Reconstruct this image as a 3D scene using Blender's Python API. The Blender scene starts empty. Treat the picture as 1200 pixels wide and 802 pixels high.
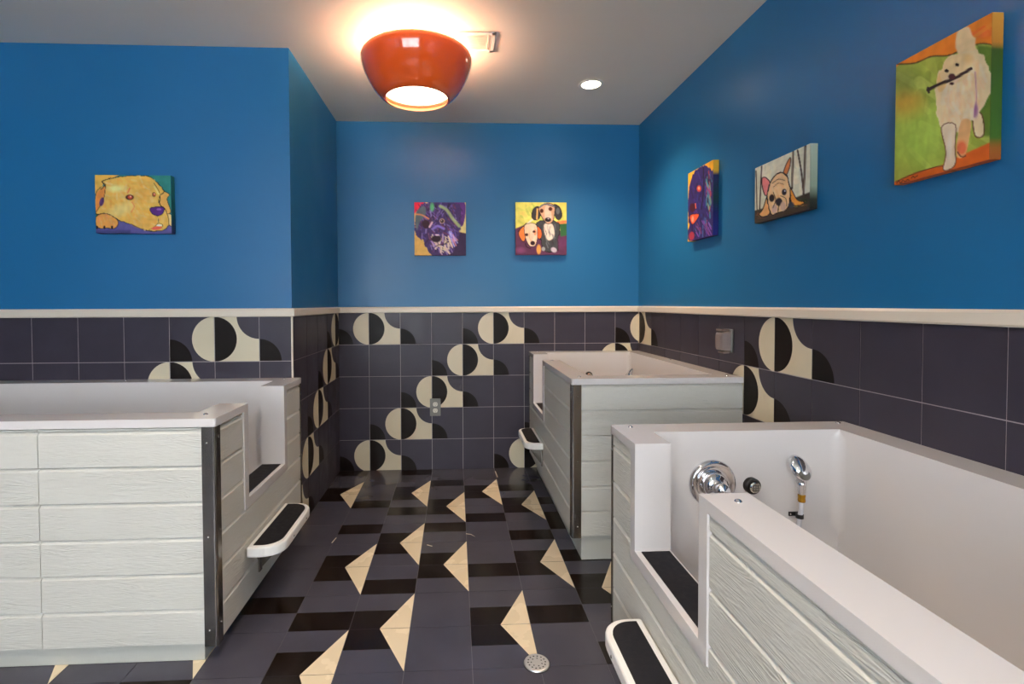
import bpy, bmesh, math, random
import numpy as np
from mathutils import Vector, Matrix
random.seed(4)
COL = bpy.context.scene.collection
PI = math.pi
T = 0.21
# ---------------------------------------------------------------- room dimensions
XR, XL, YB, YA, ZC = 1.2584, -0.7884, 3.4268, 2.4686, 2.347
ZT, ZR = 1.0706, 1.1095            # tile top, rail top
XS, YF = -2.55, -2.3               # far left wall, wall behind the viewer
CAMH = 1.1259
RH = 1.0255 * T                    # tile row height on walls

def lin(c):
    return tuple(((v/255)/12.92 if v/255 <= 0.04045 else (((v/255)+0.055)/1.055)**2.4) for v in c)

# ---------------------------------------------------------------- materials
def mat(name, rgb, rough=0.5, metal=0.0, spec=0.5, coat=0.0, bump=None, var=0.0, vscale=3.0, emit=None, estr=0.0, coord='Object', stretch=(1, 1, 1), coat_rough=0.05, trans=0.0):
    m = bpy.data.materials.new(name); m.use_nodes = True
    nt = m.node_tree; b = nt.nodes['Principled BSDF']
    c = lin(rgb) + (1,)
    b.inputs['Base Color'].default_value = c
    b.inputs['Roughness'].default_value = rough
    b.inputs['Metallic'].default_value = metal
    b.inputs['Specular IOR Level'].default_value = spec
    b.inputs['Coat Weight'].default_value = coat
    b.inputs['Coat Roughness'].default_value = coat_rough
    b.inputs['Transmission Weight'].default_value = trans
    if emit:
        b.inputs['Emission Color'].default_value = lin(emit) + (1,)
        b.inputs['Emission Strength'].default_value = estr
    tc = nt.nodes.new('ShaderNodeTexCoord'); mp = nt.nodes.new('ShaderNodeMapping')
    mp.inputs['Scale'].default_value = stretch
    nt.links.new(tc.outputs[coord], mp.inputs['Vector'])
    if var > 0:
        n = nt.nodes.new('ShaderNodeTexNoise'); n.inputs['Scale'].default_value = vscale; n.inputs['Detail'].default_value = 6
        nt.links.new(mp.outputs[0], n.inputs['Vector'])
        r = nt.nodes.new('ShaderNodeMapRange'); r.inputs[1].default_value = 0.3; r.inputs[2].default_value = 0.7
        r.inputs[3].default_value = 1 - var; r.inputs[4].default_value = 1 + var
        nt.links.new(n.outputs['Fac'], r.inputs[0])
        mx = nt.nodes.new('ShaderNodeVectorMath'); mx.operation = 'SCALE'
        mx.inputs[0].default_value = c[:3]
        nt.links.new(r.outputs[0], mx.inputs['Scale']); nt.links.new(mx.outputs[0], b.inputs['Base Color'])
        r2 = nt.nodes.new('ShaderNodeMapRange'); r2.inputs[1].default_value = 0.3; r2.inputs[2].default_value = 0.7
        r2.inputs[3].default_value = rough*0.85; r2.inputs[4].default_value = min(1, rough*1.2)
        nt.links.new(n.outputs['Fac'], r2.inputs[0]); nt.links.new(r2.outputs[0], b.inputs['Roughness'])
    if bump:
        sc, st, dist = bump
        n = nt.nodes.new('ShaderNodeTexNoise'); n.inputs['Scale'].default_value = sc; n.inputs['Detail'].default_value = 5
        nt.links.new(mp.outputs[0], n.inputs['Vector'])
        bp = nt.nodes.new('ShaderNodeBump'); bp.inputs['Strength'].default_value = st; bp.inputs['Distance'].default_value = dist
        nt.links.new(n.outputs['Fac'], bp.inputs['Height']); nt.links.new(bp.outputs[0], b.inputs['Normal'])
    return m

def siding_mat():
    m = mat('painted embossed wood-grain siding', (204, 202, 194), 0.5, spec=0.35)
    nt = m.node_tree; b = nt.nodes['Principled BSDF']
    tc = nt.nodes.new('ShaderNodeTexCoord')
    mp = nt.nodes.new('ShaderNodeMapping'); mp.inputs['Scale'].default_value = (1.6, 1.6, 17)
    nt.links.new(tc.outputs['Object'], mp.inputs['Vector'])
    n = nt.nodes.new('ShaderNodeTexNoise'); n.inputs['Scale'].default_value = 2.2; n.inputs['Detail'].default_value = 2; n.inputs['Distortion'].default_value = .5
    nt.links.new(mp.outputs[0], n.inputs['Vector'])
    # contour bands of a stretched noise read as cathedral grain
    mul = nt.nodes.new('ShaderNodeMath'); mul.operation = 'MULTIPLY'; mul.inputs[1].default_value = 95
    nt.links.new(n.outputs['Fac'], mul.inputs[0])
    sn = nt.nodes.new('ShaderNodeMath'); sn.operation = 'SINE'; nt.links.new(mul.outputs[0], sn.inputs[0])
    n2 = nt.nodes.new('ShaderNodeTexNoise'); n2.inputs['Scale'].default_value = 70; n2.inputs['Detail'].default_value = 5
    mp2 = nt.nodes.new('ShaderNodeMapping'); mp2.inputs['Scale'].default_value = (.45, .45, 2.6)
    nt.links.new(tc.outputs['Object'], mp2.inputs['Vector']); nt.links.new(mp2.outputs[0], n2.inputs['Vector'])
    n3 = nt.nodes.new('ShaderNodeTexNoise'); n3.inputs['Scale'].default_value = 5
    nt.links.new(tc.outputs['Object'], n3.inputs['Vector'])
    r3 = nt.nodes.new('ShaderNodeMapRange'); r3.inputs[1].default_value = .42; r3.inputs[2].default_value = .62; r3.inputs[3].default_value = 0.1; r3.inputs[4].default_value = .55
    nt.links.new(n3.outputs['Fac'], r3.inputs[0])
    m1 = nt.nodes.new('ShaderNodeMath'); m1.operation = 'MULTIPLY'
    nt.links.new(sn.outputs[0], m1.inputs[0]); nt.links.new(r3.outputs[0], m1.inputs[1])
    m2 = nt.nodes.new('ShaderNodeMath'); m2.operation = 'MULTIPLY_ADD'; m2.inputs[1].default_value = 2.2
    nt.links.new(n2.outputs['Fac'], m2.inputs[0]); nt.links.new(m1.outputs[0], m2.inputs[2])
    bp = nt.nodes.new('ShaderNodeBump'); bp.inputs['Strength'].default_value = .6; bp.inputs['Distance'].default_value = .0012
    nt.links.new(m2.outputs[0], bp.inputs['Height']); nt.links.new(bp.outputs[0], b.inputs['Normal'])
    return m

def vcol_mat(name):
    m = bpy.data.materials.new(name); m.use_nodes = True
    nt = m.node_tree; b = nt.nodes['Principled BSDF']
    a = nt.nodes.new('ShaderNodeVertexColor'); a.layer_name = 'paint'
    nt.links.new(a.outputs['Color'], b.inputs['Base Color'])
    b.inputs['Roughness'].default_value = 0.55; b.inputs['Specular IOR Level'].default_value = .25
    return m

M = {
 'blue': mat('blue satin wall paint', (30, 110, 162), 0.4, spec=0.45, bump=(220, .12, .001), var=.03, vscale=2),
 'ceil': mat('ceiling paint', (238, 228, 214), 0.75, spec=.2, var=.02, vscale=2),
 'slate': mat('slate blue wall tile', (62, 57, 68), 0.36, spec=.3, var=.07, vscale=9, bump=(60, .05, .001)),
 'black': mat('black wall tile', (22, 14, 11), 0.42, spec=.18, var=.12, vscale=8),
 'cream': mat('cream wall tile', (216, 204, 176), 0.35, spec=.4, var=.03, vscale=6),
 'grout': mat('grey tile grout', (178, 168, 166), 0.8),
 'fslate': mat('slate blue floor tile', (72, 70, 80), 0.2, spec=.5, var=.1, vscale=5, bump=(14, .05, .002)),
 'fblack': mat('black floor tile', (28, 19, 15), 0.2, spec=.32, var=.3, vscale=14),
 'fcream': mat('cream floor tile', (226, 208, 176), 0.26, spec=.4, var=.03, vscale=5),
 'fgrout': mat('dark floor grout', (96, 92, 98), 0.7),
 'rail': mat('cream chair rail', (228, 216, 198), 0.35, spec=.4),
 'gel': mat('white acrylic gelcoat', (218, 213, 211), 0.2, spec=.55, coat=.5, coat_rough=.06),
 'stepw': mat('white step shell', (236, 234, 230), 0.35, spec=.4),
 'plinth': mat('grey-white plinth board', (190, 190, 182), 0.5),
 'side': siding_mat(),
 'steel': mat('brushed steel trim', (150, 145, 138), 0.22, metal=.95),
 'chrome': mat('polished chrome', (225, 225, 228), 0.06, metal=1.0),
 'screw': mat('screw metal', (215, 212, 205), 0.15, metal=1.0),
 'grit': mat('black grip tape', (34, 33, 37), 0.8, spec=.25, var=.25, vscale=60, bump=(400, .5, .001)),
 'rubber': mat('black rubber', (22, 22, 24), 0.5),
 'hose': mat('translucent plastic hose', (205, 205, 212), 0.2, spec=.5),
 'brass': mat('yellowed hose ferrule', (190, 140, 40), 0.25, metal=.6),
 'orange': mat('glossy orange enamel', (255, 98, 28), 0.12, spec=.5, coat=1.0, coat_rough=.03),
 'peach': mat('lamp inside enamel', (240, 172, 126), 0.4),
 'glow': mat('lit lamp diffuser', (255, 240, 215), 0.5, emit=(255, 226, 185), estr=2.8),
 'glow2': mat('lit downlight lens', (255, 250, 240), 0.5, emit=(255, 238, 212), estr=14.0),
 'white': mat('white painted metal', (232, 228, 220), 0.45),
 'grey': mat('grey metal cover plate', (120, 118, 112), 0.35, metal=.5),
 'outlet': mat('pale outlet socket', (215, 210, 195), 0.4),
 'dark': mat('dark slot', (12, 12, 12), 0.7),
 'bubble': mat('smoky clear plastic cover', (165, 150, 145), 0.12, spec=.6, trans=.35),
 'drain': mat('stainless drain grate', (205, 203, 200), 0.3, metal=.6),
 'scuff': mat('pale scuff mark', (190, 180, 160), 0.6),
 'frame': mat('window frame paint', (225, 225, 222), 0.4),
 'wall2': mat('pale rear wall paint', (205, 205, 200), 0.6),
 'paint': vcol_mat('painted canvas'),
}
def glass_mat():
    m = bpy.data.materials.new('window glass'); m.use_nodes = True
    b = m.node_tree.nodes['Principled BSDF']
    b.inputs['Transmission Weight'].default_value = 1; b.inputs['Roughness'].default_value = 0; b.inputs['IOR'].default_value = 1.02
    return m
M['glass'] = glass_mat()

# ---------------------------------------------------------------- helpers
def obj(name, bm, mats, parent=None, smooth=False, bevel=0, seg=2, loc=None, recalc=True):
    if recalc: bmesh.ops.recalc_face_normals(bm, faces=bm.faces)
    me = bpy.data.meshes.new(name); bm.to_mesh(me); bm.free()
    if not isinstance(mats, (list, tuple)): mats = [mats]
    for m_ in mats: me.materials.append(m_)
    if smooth:
        for p in me.polygons: p.use_smooth = True
    o = bpy.data.objects.new(name, me); COL.objects.link(o)
    if parent: o.parent = parent
    if loc is not None: o.location = loc
    if bevel:
        b = o.modifiers.new('bevel', 'BEVEL'); b.width = bevel; b.segments = seg; b.limit_method = 'ANGLE'; b.angle_limit = math.radians(40)
        b.harden_normals = False
    return o
def thing(name, label, cat, loc=(0, 0, 0), group=None, rot=(0, 0, 0)):
    o = bpy.data.objects.new(name, None); COL.objects.link(o); o.location = loc; o.rotation_euler = rot
    o.empty_display_size = .1
    tag(o, label, cat, group); return o
def tag(o, label, cat, group=None):
    o['label'] = label; o['category'] = cat
    if group: o['group'] = group
def struct(name, bm, mats, parent=None, **k):
    o = obj(name, bm, mats, parent, **k)
    if parent is None: o['kind'] = 'structure'
    return o
def box(bm, x0, x1, y0, y1, z0, z1, mi=0):
    vs = [bm.verts.new((x, y, z)) for x in (x0, x1) for y in (y0, y1) for z in (z0, z1)]
    fs = []
    for q in ((0, 1, 3, 2), (4, 6, 7, 5), (0, 4, 5, 1), (2, 3, 7, 6), (0, 2, 6, 4), (1, 5, 7, 3)):
        f = bm.faces.new([vs[i] for i in q]); f.material_index = mi; fs.append(f)
    return fs
def poly(bm, pts, mi=0):
    f = bm.faces.new([bm.verts.new(p) for p in pts]); f.material_index = mi; return f
def prism(bm, outline, z0, z1, mi=0):
    a = [bm.verts.new((x, y, z0)) for x, y in outline]; b = [bm.verts.new((x, y, z1)) for x, y in outline]
    n = len(outline)
    fs = [bm.faces.new(a[::-1]), bm.faces.new(b)]
    for i in range(n): fs.append(bm.faces.new((a[i], a[(i+1) % n], b[(i+1) % n], b[i])))
    for f in fs: f.material_index = mi
    return fs
def lathe(bm, prof, n=48, axis='Z', c=(0, 0, 0), mi=0, close=False):
    rings = []
    for r, z in prof:
        ring = []
        for i in range(n):
            a = 2*PI*i/n
            if axis == 'Z': p = (c[0]+r*math.cos(a), c[1]+r*math.sin(a), c[2]+z)
            elif axis == 'Y': p = (c[0]+r*math.cos(a), c[1]+z, c[2]+r*math.sin(a))
            else: p = (c[0]+z, c[1]+r*math.cos(a), c[2]+r*math.sin(a))
            ring.append(bm.verts.new(p))
        rings.append(ring)
    for k in range(len(rings)-1):
        for i in range(n):
            f = bm.faces.new((rings[k][i], rings[k][(i+1) % n], rings[k+1][(i+1) % n], rings[k+1][i])); f.material_index = mi
    if close:
        for rg in (rings[0], rings[-1]):
            f = bm.faces.new(rg); f.material_index = mi
def tube(bm, pts, rads, n=12, mi=0):
    pts = [Vector(p) for p in pts]
    if not isinstance(rads, (list, tuple)): rads = [rads]*len(pts)
    prev = None; rings = []
    for i, p in enumerate(pts):
        d = (pts[min(i+1, len(pts)-1)] - pts[max(i-1, 0)]).normalized()
        if prev is None: s = d.orthogonal().normalized()
        else: s = (prev - d*prev.dot(d)).normalized()
        prev = s; t = d.cross(s)
        rings.append([bm.verts.new(p + rads[i]*(math.cos(2*PI*k/n)*s + math.sin(2*PI*k/n)*t)) for k in range(n)])
    for k in range(len(rings)-1):
        for i in range(n):
            bm.faces.new((rings[k][i], rings[k][(i+1) % n], rings[k+1][(i+1) % n], rings[k+1][i])).material_index = mi
    bm.faces.new(rings[0]).material_index = mi; bm.faces.new(rings[-1]).material_index = mi
def dome(bm, c, r, h, axis='Z', sgn=1, n=16):
    prof = [(r*math.cos(t), sgn*h*math.sin(t)) for t in [PI/2*i/5 for i in range(5)]] + [(r*.02, sgn*h)]
    lathe(bm, prof, n, axis, c, close=True)
def clip(pts, u0, u1, v0, v1):
    for ax, lim, sg in ((0, u0, 1), (0, u1, -1), (1, v0, 1), (1, v1, -1)):
        out = []
        for i in range(len(pts)):
            p, q = pts[i], pts[(i+1) % len(pts)]
            ip, iq = sg*(p[ax]-lim) >= -1e-9, sg*(q[ax]-lim) >= -1e-9
            if ip: out.append(p)
            if ip != iq:
                t = (lim-p[ax])/(q[ax]-p[ax]); out.append((p[0]+t*(q[0]-p[0]), p[1]+t*(q[1]-p[1])))
        pts = out
        if len(pts) < 3: return []
    # drop duplicates
    o = []
    for p in pts:
        if not o or abs(p[0]-o[-1][0])+abs(p[1]-o[-1][1]) > 1e-7: o.append(p)
    if len(o) > 2 and abs(o[0][0]-o[-1][0])+abs(o[0][1]-o[-1][1]) < 1e-7: o.pop()
    return o if len(o) > 2 else []
def arc(cx, cy, r, a0, a1, n=20):
    return [(cx+r*math.cos(math.radians(a0+(a1-a0)*i/n)), cy+r*math.sin(math.radians(a0+(a1-a0)*i/n))) for i in range(n+1)]

# ---------------------------------------------------------------- tiled surfaces (tile slabs sit in a bed of grout)
G = .0015
def place_tile(bm, F, u0, v0, w, h, lim, shapes, slot0, g=G):
    """F(u,v,d)->point; tile at u0,v0 size w,h; lim = clip rect; shapes = list of (material, polygon in unit tile coords)"""
    a0, a1, b0, b1 = max(lim[0], u0)+g, min(lim[1], u0+w)-g, max(lim[2], v0)+g, min(lim[3], v0+h)-g
    if a1-a0 < .004 or b1-b0 < .004: return
    q = [(a0, b0), (a1, b0), (a1, b1), (a0, b1)]
    poly(bm, [F(u, v, .0022) for u, v in q], slot0)
    for i in range(4):
        p, r = q[i], q[(i+1) % 4]
        poly(bm, [F(p[0], p[1], 0), F(r[0], r[1], 0), F(r[0], r[1], .0022), F(p[0], p[1], .0022)], slot0)
    for k, (mi, pl) in enumerate(shapes):
        pts = clip([(u0+x*w, v0+y*h) for x, y in pl], a0, a1, b0, b1)
        if pts: poly(bm, [F(u, v, .0024+.0002*k) for u, v in pts], mi)
# circle motif: (slots) 2 slate, 3 black, 4 cream
QUARTER = (3, [(0, 0)] + arc(0, 0, .5, 0, 90))
HALFW = (4, arc(1, .5, .5, 90, 270))
CREAMB = (4, [(0, 0), (1, 0), (1, .5)] + arc(1, 1, .5, 270, 180)[1:] + [(0, 1)])
HALFB = (3, arc(0, .5, .5, -90, 90))
def motif_shapes(col, row, circ):
    s = []
    if (col+1, row) in circ: s += [QUARTER, HALFW]         # tile left of the circle's joint
    if (col, row) in circ: s += [CREAMB, HALFB]
    if (col-1, row) in circ and QUARTER not in s: s += [QUARTER]
    return s
def wainscot(bm, F, length, joint0, circ, width=T, skipcorner=None):
    """u runs from 0 to length; joint0 = u of joint index 0; rows go down from the rail"""
    i0 = int(math.floor((0-joint0)/width)) - 1; i1 = int(math.ceil((length-joint0)/width)) + 1
    for r in range(6):
        for c in range(i0, i1):
            place_tile(bm, F, joint0+c*width, ZT-(r+1)*RH, width, RH, (0, length, 0, ZT), motif_shapes(c, r, circ), 2)
    poly(bm, [F(0, 0, .0004), F(length, 0, .0004), F(length, ZT, .0004), F(0, ZT, .0004)], 1)
WM = [M['blue'], M['grout'], M['slate'], M['black'], M['cream']]
TH = .1
# far wall.  joint index n stands at X = .0447 + (n-3)*T
bm = bmesh.new(); box(bm, XL-TH, XR+TH, YB, YB+TH, 0, ZC)
circ = {((4-r) % 5 + 5*k, r) for r in range(6) for k in (-1, 0, 1, 2)}
circ.add((0, 0))
circ = {c for c in circ if c[0] >= 0}
wainscot(bm, lambda u, v, d: (XL+u, YB-d, v), XR-XL, (.0447-3*T)-XL, circ)
struct('wall_back', bm, WM, recalc=False)
# right wall: u runs towards the viewer from the far corner
bm = bmesh.new(); box(bm, XR, XR+TH, YF, YB, 0, ZC)
circ = {((7-r) % 5 + 5*k - 0, r) for r in range(6) for k in range(0, 5)}
circ = {(c, r) for c, r in circ if not (r == 0 and c in (2,))}
circ.add((0, 0)); circ = {c for c in circ if c[0] < 10 and c != (1, 1)}
wainscot(bm, lambda u, v, d: (XR-d, YB-u, v), YB-YF, .025, circ)
struct('wall_right', bm, WM, recalc=False)
# short return wall on the left: u runs from the near outer corner to the far corner
bm = bmesh.new(); box(bm, XL-TH, XL, YA+TH, YB, 0, ZC)
L_ = YB-YA
j0 = L_-.46*T - 5*T
circ = {(5-r, r) for r in range(6)}
wainscot(bm, lambda u, v, d: (XL+d, YA+u, v), L_, j0, circ)
struct('wall_left', bm, WM, recalc=False)
# wall facing the viewer on the left: u runs left to right
bm = bmesh.new(); box(bm, XS, XL, YA, YA+TH, 0, ZC)
j0 = (-4.49*T) - XS
circ = {(-1-r, r) for r in range(6)}
wainscot(bm, lambda u, v, d: (XS+u, YA-d, v), XL-XS, j0, circ)
struct('wall_alcove', bm, WM, recalc=False)
# outer left wall and the wall behind the viewer (with an unseen window, widened to let in more light)
bm = bmesh.new(); box(bm, XS-TH, XS, YF, YA+TH, 0, ZC)
wainscot(bm, lambda u, v, d: (XS+d, YF+u, v), YA-YF, 0.05, set())
struct('wall_side', bm, WM, recalc=False)
WX0, WX1, WZ0, WZ1 = -2.2, .55, .7, 2.1
bm = bmesh.new()
for a in ((XS-TH, WX0, 0, ZC), (WX1, XR+TH, 0, ZC), (WX0, WX1, 0, WZ0), (WX0, WX1, WZ1, ZC)):
    box(bm, a[0], a[1], YF-TH, YF, a[2], a[3])
struct('wall_front', bm, [M['wall2']])
bm = bmesh.new()
for x in (WX0, WX0+.9, WX1-.95, WX1-.05): box(bm, x, x+.05, YF-.07, YF-.02, WZ0, WZ1)
for z in (WZ0, WZ0+.8, WZ1-.05): box(bm, WX0, WX1, YF-.068, YF-.022, z, z+.05)
w = struct('window_1', bm, M['frame'])
bm = bmesh.new(); box(bm, WX0, WX1, YF-.05, YF-.045, WZ0, WZ1)
obj('pane', bm, M['glass'], w)
# ceiling
bm = bmesh.new(); box(bm, XS-TH, XR+TH, YF-TH, YB+TH, ZC, ZC+.1)
struct('ceiling', bm, M['ceil'])

# ---------------------------------------------------------------- floor with its tile pattern
FX, FO = .2196*T, 7.2718*T
bm = bmesh.new(); box(bm, XS-TH, XR+TH, YF-TH, YB+TH, -.1, 0)
moti = {(0, 1), (-2, 1), (-5, 1), (-7, 1), (-3, 0), (2, 2), (-1, 3), (-3, 3), (1, 3), (-2, 4), (-1, 6), (1, 6), (0, 7), (-2, 7), (-4, 7),
        (3, -1), (5, 0), (4, 4), (-6, 4), (-8, 3), (3, 5), (5, 6), (-1, -2), (-5, -2), (1, -4), (-3, -4), (-7, -3), (0, -6), (-4, -6), (2, -6), (4, -3), (-2, -8), (2, -9), (-6, -8)}
half = {(2, 0): 'B', (1, 1): 'B', (-3, 1): 'B', (-4, 1): 'T', (-2, 2): 'B', (0, 2): 'T', (2, 3): 'B', (-3, 4): 'T', (-1, 4): 'T', (1, 4): 'B',
        (0, 5): 'B', (2, 4): 'T', (2, 5): 'B', (-2, 5): 'T', (-3, 6): 'B', (2, 6): 'B', (-1, 7): 'T', (1, 7): 'B', (-4, 8): 'T', (-2, 8): 'T',
        (-5, -1): 'T', (3, 2): 'B', (-6, -3): 'B', (0, -4): 'T', (2, -5): 'B', (-2, -3): 'T', (-8, 0): 'T', (3, -4): 'B'}
BN = (3, [(0, 0), (1, 0), (1, .5), (0, .5)]); TN = (3, [(0, .5), (1, .5), (1, 1), (0, 1)])
FFl = lambda u, v, d: (u, v, d)
for r in range(-19, 10):
    for c in range(-13, 6):
        s = []
        if (c, r) in moti: s = [BN, (4, [(1, 1), (.5, 0), (1, 0)])]
        elif (c, r+1) in moti: s = [TN, (4, [(1, 0), (1, 1), (.5, 1)])]
        elif half.get((c, r)) == 'B': s = [BN]
        elif half.get((c, r)) == 'T': s = [TN]
        u0, v0 = FX+c*T, FO+r*T
        if u0 < XL and v0+T > YA:
            if u0+T < XL: lim = (XS, XR, YF, YA)
            else: lim = (XL, XR, YF, YB)
        else: lim = (XS, XR, YF, YB)
        place_tile(bm, FFl, u0, v0, T, T, lim, s, 2, g=.0008)
for pts in ([(.044, 2.449), (.069, 2.44), (.092, 2.405), (.070, 2.432), (.045, 2.441)], [(-.592, 2.384), (-.583, 2.438), (-.578, 2.436), (-.586, 2.384)],
            [(.256, 3.36), (.262, 3.24), (.268, 3.24), (.262, 3.36)], [(-.141, 2.338), (-.116, 2.322), (-.113, 2.328), (-.139, 2.344)]):
    poly(bm, [(x, y, .0029) for x, y in pts], 5)
poly(bm, [(XS, YF, .0004), (XR, YF, .0004), (XR, YB, .0004), (XS, YB, .0004)], 1)
struct('floor', bm, [M['grout'], M['fgrout'], M['fslate'], M['fblack'], M['fcream'], M['scuff']], recalc=False)

# ---------------------------------------------------------------- chair rail
RP = [(0, ZT-.001), (.012, ZT-.001), (.016, ZT+.004), (.016, ZR-.008), (.010, ZR), (0, ZR)]
def rail(name, p0, p1, nrm, m0=0, m1=0):
    bm = bmesh.new(); p0, p1, nrm = Vector(p0), Vector(p1), Vector(nrm); d = (p1-p0).normalized(); rings = []
    for p, s, m_ in ((p0, -1, m0), (p1, 1, m1)):
        rings.append([bm.verts.new((p.x+nrm.x*o_+d.x*s*m_*o_, p.y+nrm.y*o_+d.y*s*m_*o_, z)) for o_, z in RP])
    n = len(RP)
    for i in range(n): bm.faces.new((rings[0][i], rings[0][(i+1) % n], rings[1][(i+1) % n], rings[1][i]))
    bm.faces.new(rings[0]); bm.faces.new(rings[1])
    return struct(name, bm, M['rail'])
rail('trim_1', (XL, YB, 0), (XR, YB, 0), (0, -1, 0), -1, -1)
rail('trim_2', (XR, YB, 0), (XR, YF, 0), (-1, 0, 0), -1, 0)
rail('trim_3', (XL, YA, 0), (XL, YB, 0), (1, 0, 0), 1, -1)
rail('trim_4', (XS, YA, 0), (XL, YA, 0), (0, -1, 0), 0, 1)
bm = bmesh.new(); box(bm, XL-.004, XL+.0045, YA-.0045, YA+.004, 0.0005, ZT-.001)
struct('trim_5', bm, M['rail'], bevel=.002)

# ---------------------------------------------------------------- washing tubs
def cells(xs, ys, zs, solid):
    bm = bmesh.new(); V = {}
    def v(i, j, k):
        if (i, j, k) not in V: V[(i, j, k)] = bm.verts.new((xs[i], ys[j], zs[k]))
        return V[(i, j, k)]
    nx, ny, nz = len(xs)-1, len(ys)-1, len(zs)-1
    S = {(i, j, k): solid((xs[i]+xs[i+1])/2, (ys[j]+ys[j+1])/2, (zs[k]+zs[k+1])/2) for i in range(nx) for j in range(ny) for k in range(nz)}
    for (i, j, k), s in S.items():
        if not s: continue
        for d, q in (((-1, 0, 0), ((0, 0, 0), (0, 0, 1), (0, 1, 1), (0, 1, 0))), ((1, 0, 0), ((1, 0, 0), (1, 1, 0), (1, 1, 1), (1, 0, 1))),
                     ((0, -1, 0), ((0, 0, 0), (1, 0, 0), (1, 0, 1), (0, 0, 1))), ((0, 1, 0), ((0, 1, 0), (0, 1, 1), (1, 1, 1), (1, 1, 0))),
                     ((0, 0, -1), ((0, 0, 0), (0, 1, 0), (1, 1, 0), (1, 0, 0))), ((0, 0, 1), ((0, 0, 1), (1, 0, 1), (1, 1, 1), (0, 1, 1)))):
            if not S.get((i+d[0], j+d[1], k+d[2]), False):
                bm.faces.new([v(i+a, j+b, k+c) for a, b, c in q])
    bmesh.ops.dissolve_limit(bm, angle_limit=.02, verts=bm.verts, edges=bm.edges)
    return bm
def uniq(l):
    l = sorted(l); o = [l[0]]
    for x in l[1:]:
        if x-o[-1] > 1e-4: o.append(x)
    return o
def siding(P, t0, t1, zb, zt, pitch, hole=None, butts=()):
    """P(t,o,z)->point, o = outward offset"""
    bm = bmesh.new(); z = zb
    k = 0
    while z < zt-.004:
        zt_b = min(z+pitch, zt)
        prof = [(z, -.002), (z+.0015, .0085), (max(z+.004, z+pitch-.012), .0085), (z+pitch-.003, .001), (z+pitch-.0015, -.002), (z+pitch, -.002)]
        zz = [p[0] for p in prof]
        def off(q):
            for (a, oa), (b, ob) in zip(prof, prof[1:]):
                if a-1e-9 <= q <= b+1e-9: return oa+(ob-oa)*(q-a)/max(b-a, 1e-9)
            return -.002
        br = [q for q in zz if q < zt_b-1e-4] + [zt_b]
        if hole and z < hole[2] < zt_b: br.append(hole[2])
        br = uniq(br)
        for a, b in zip(br, br[1:]):
            rng = [(t0, t1)]
            if hole and (a+b)/2 > hole[2]: rng = [(t0, hole[0]), (hole[1], t1)]
            bt = [q for q in butts]
            out = []
            for r0, r1 in rng:
                cur = r0
                for q in sorted(bt):
                    if r0 < q < r1: out.append((cur, q-.001)); cur = q+.001
                out.append((cur, r1))
            for r0, r1 in out:
                if r1-r0 < .003: continue
                pts = [(0 - .006, a), (off(a), a), (off(b), b), (-.006, b)]
                A = [bm.verts.new(P(r0, o_, z_)) for o_, z_ in pts]; B = [bm.verts.new(P(r1, o_, z_)) for o_, z_ in pts]
                for i in range(4): bm.faces.new((A[i], A[(i+1) % 4], B[(i+1) % 4], B[i]))
                bm.faces.new(A[::-1]); bm.faces.new(B)
        z += pitch; k += 1
    bmesh.ops.remove_doubles(bm, verts=bm.verts, dist=1e-5)
    return bm
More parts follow.
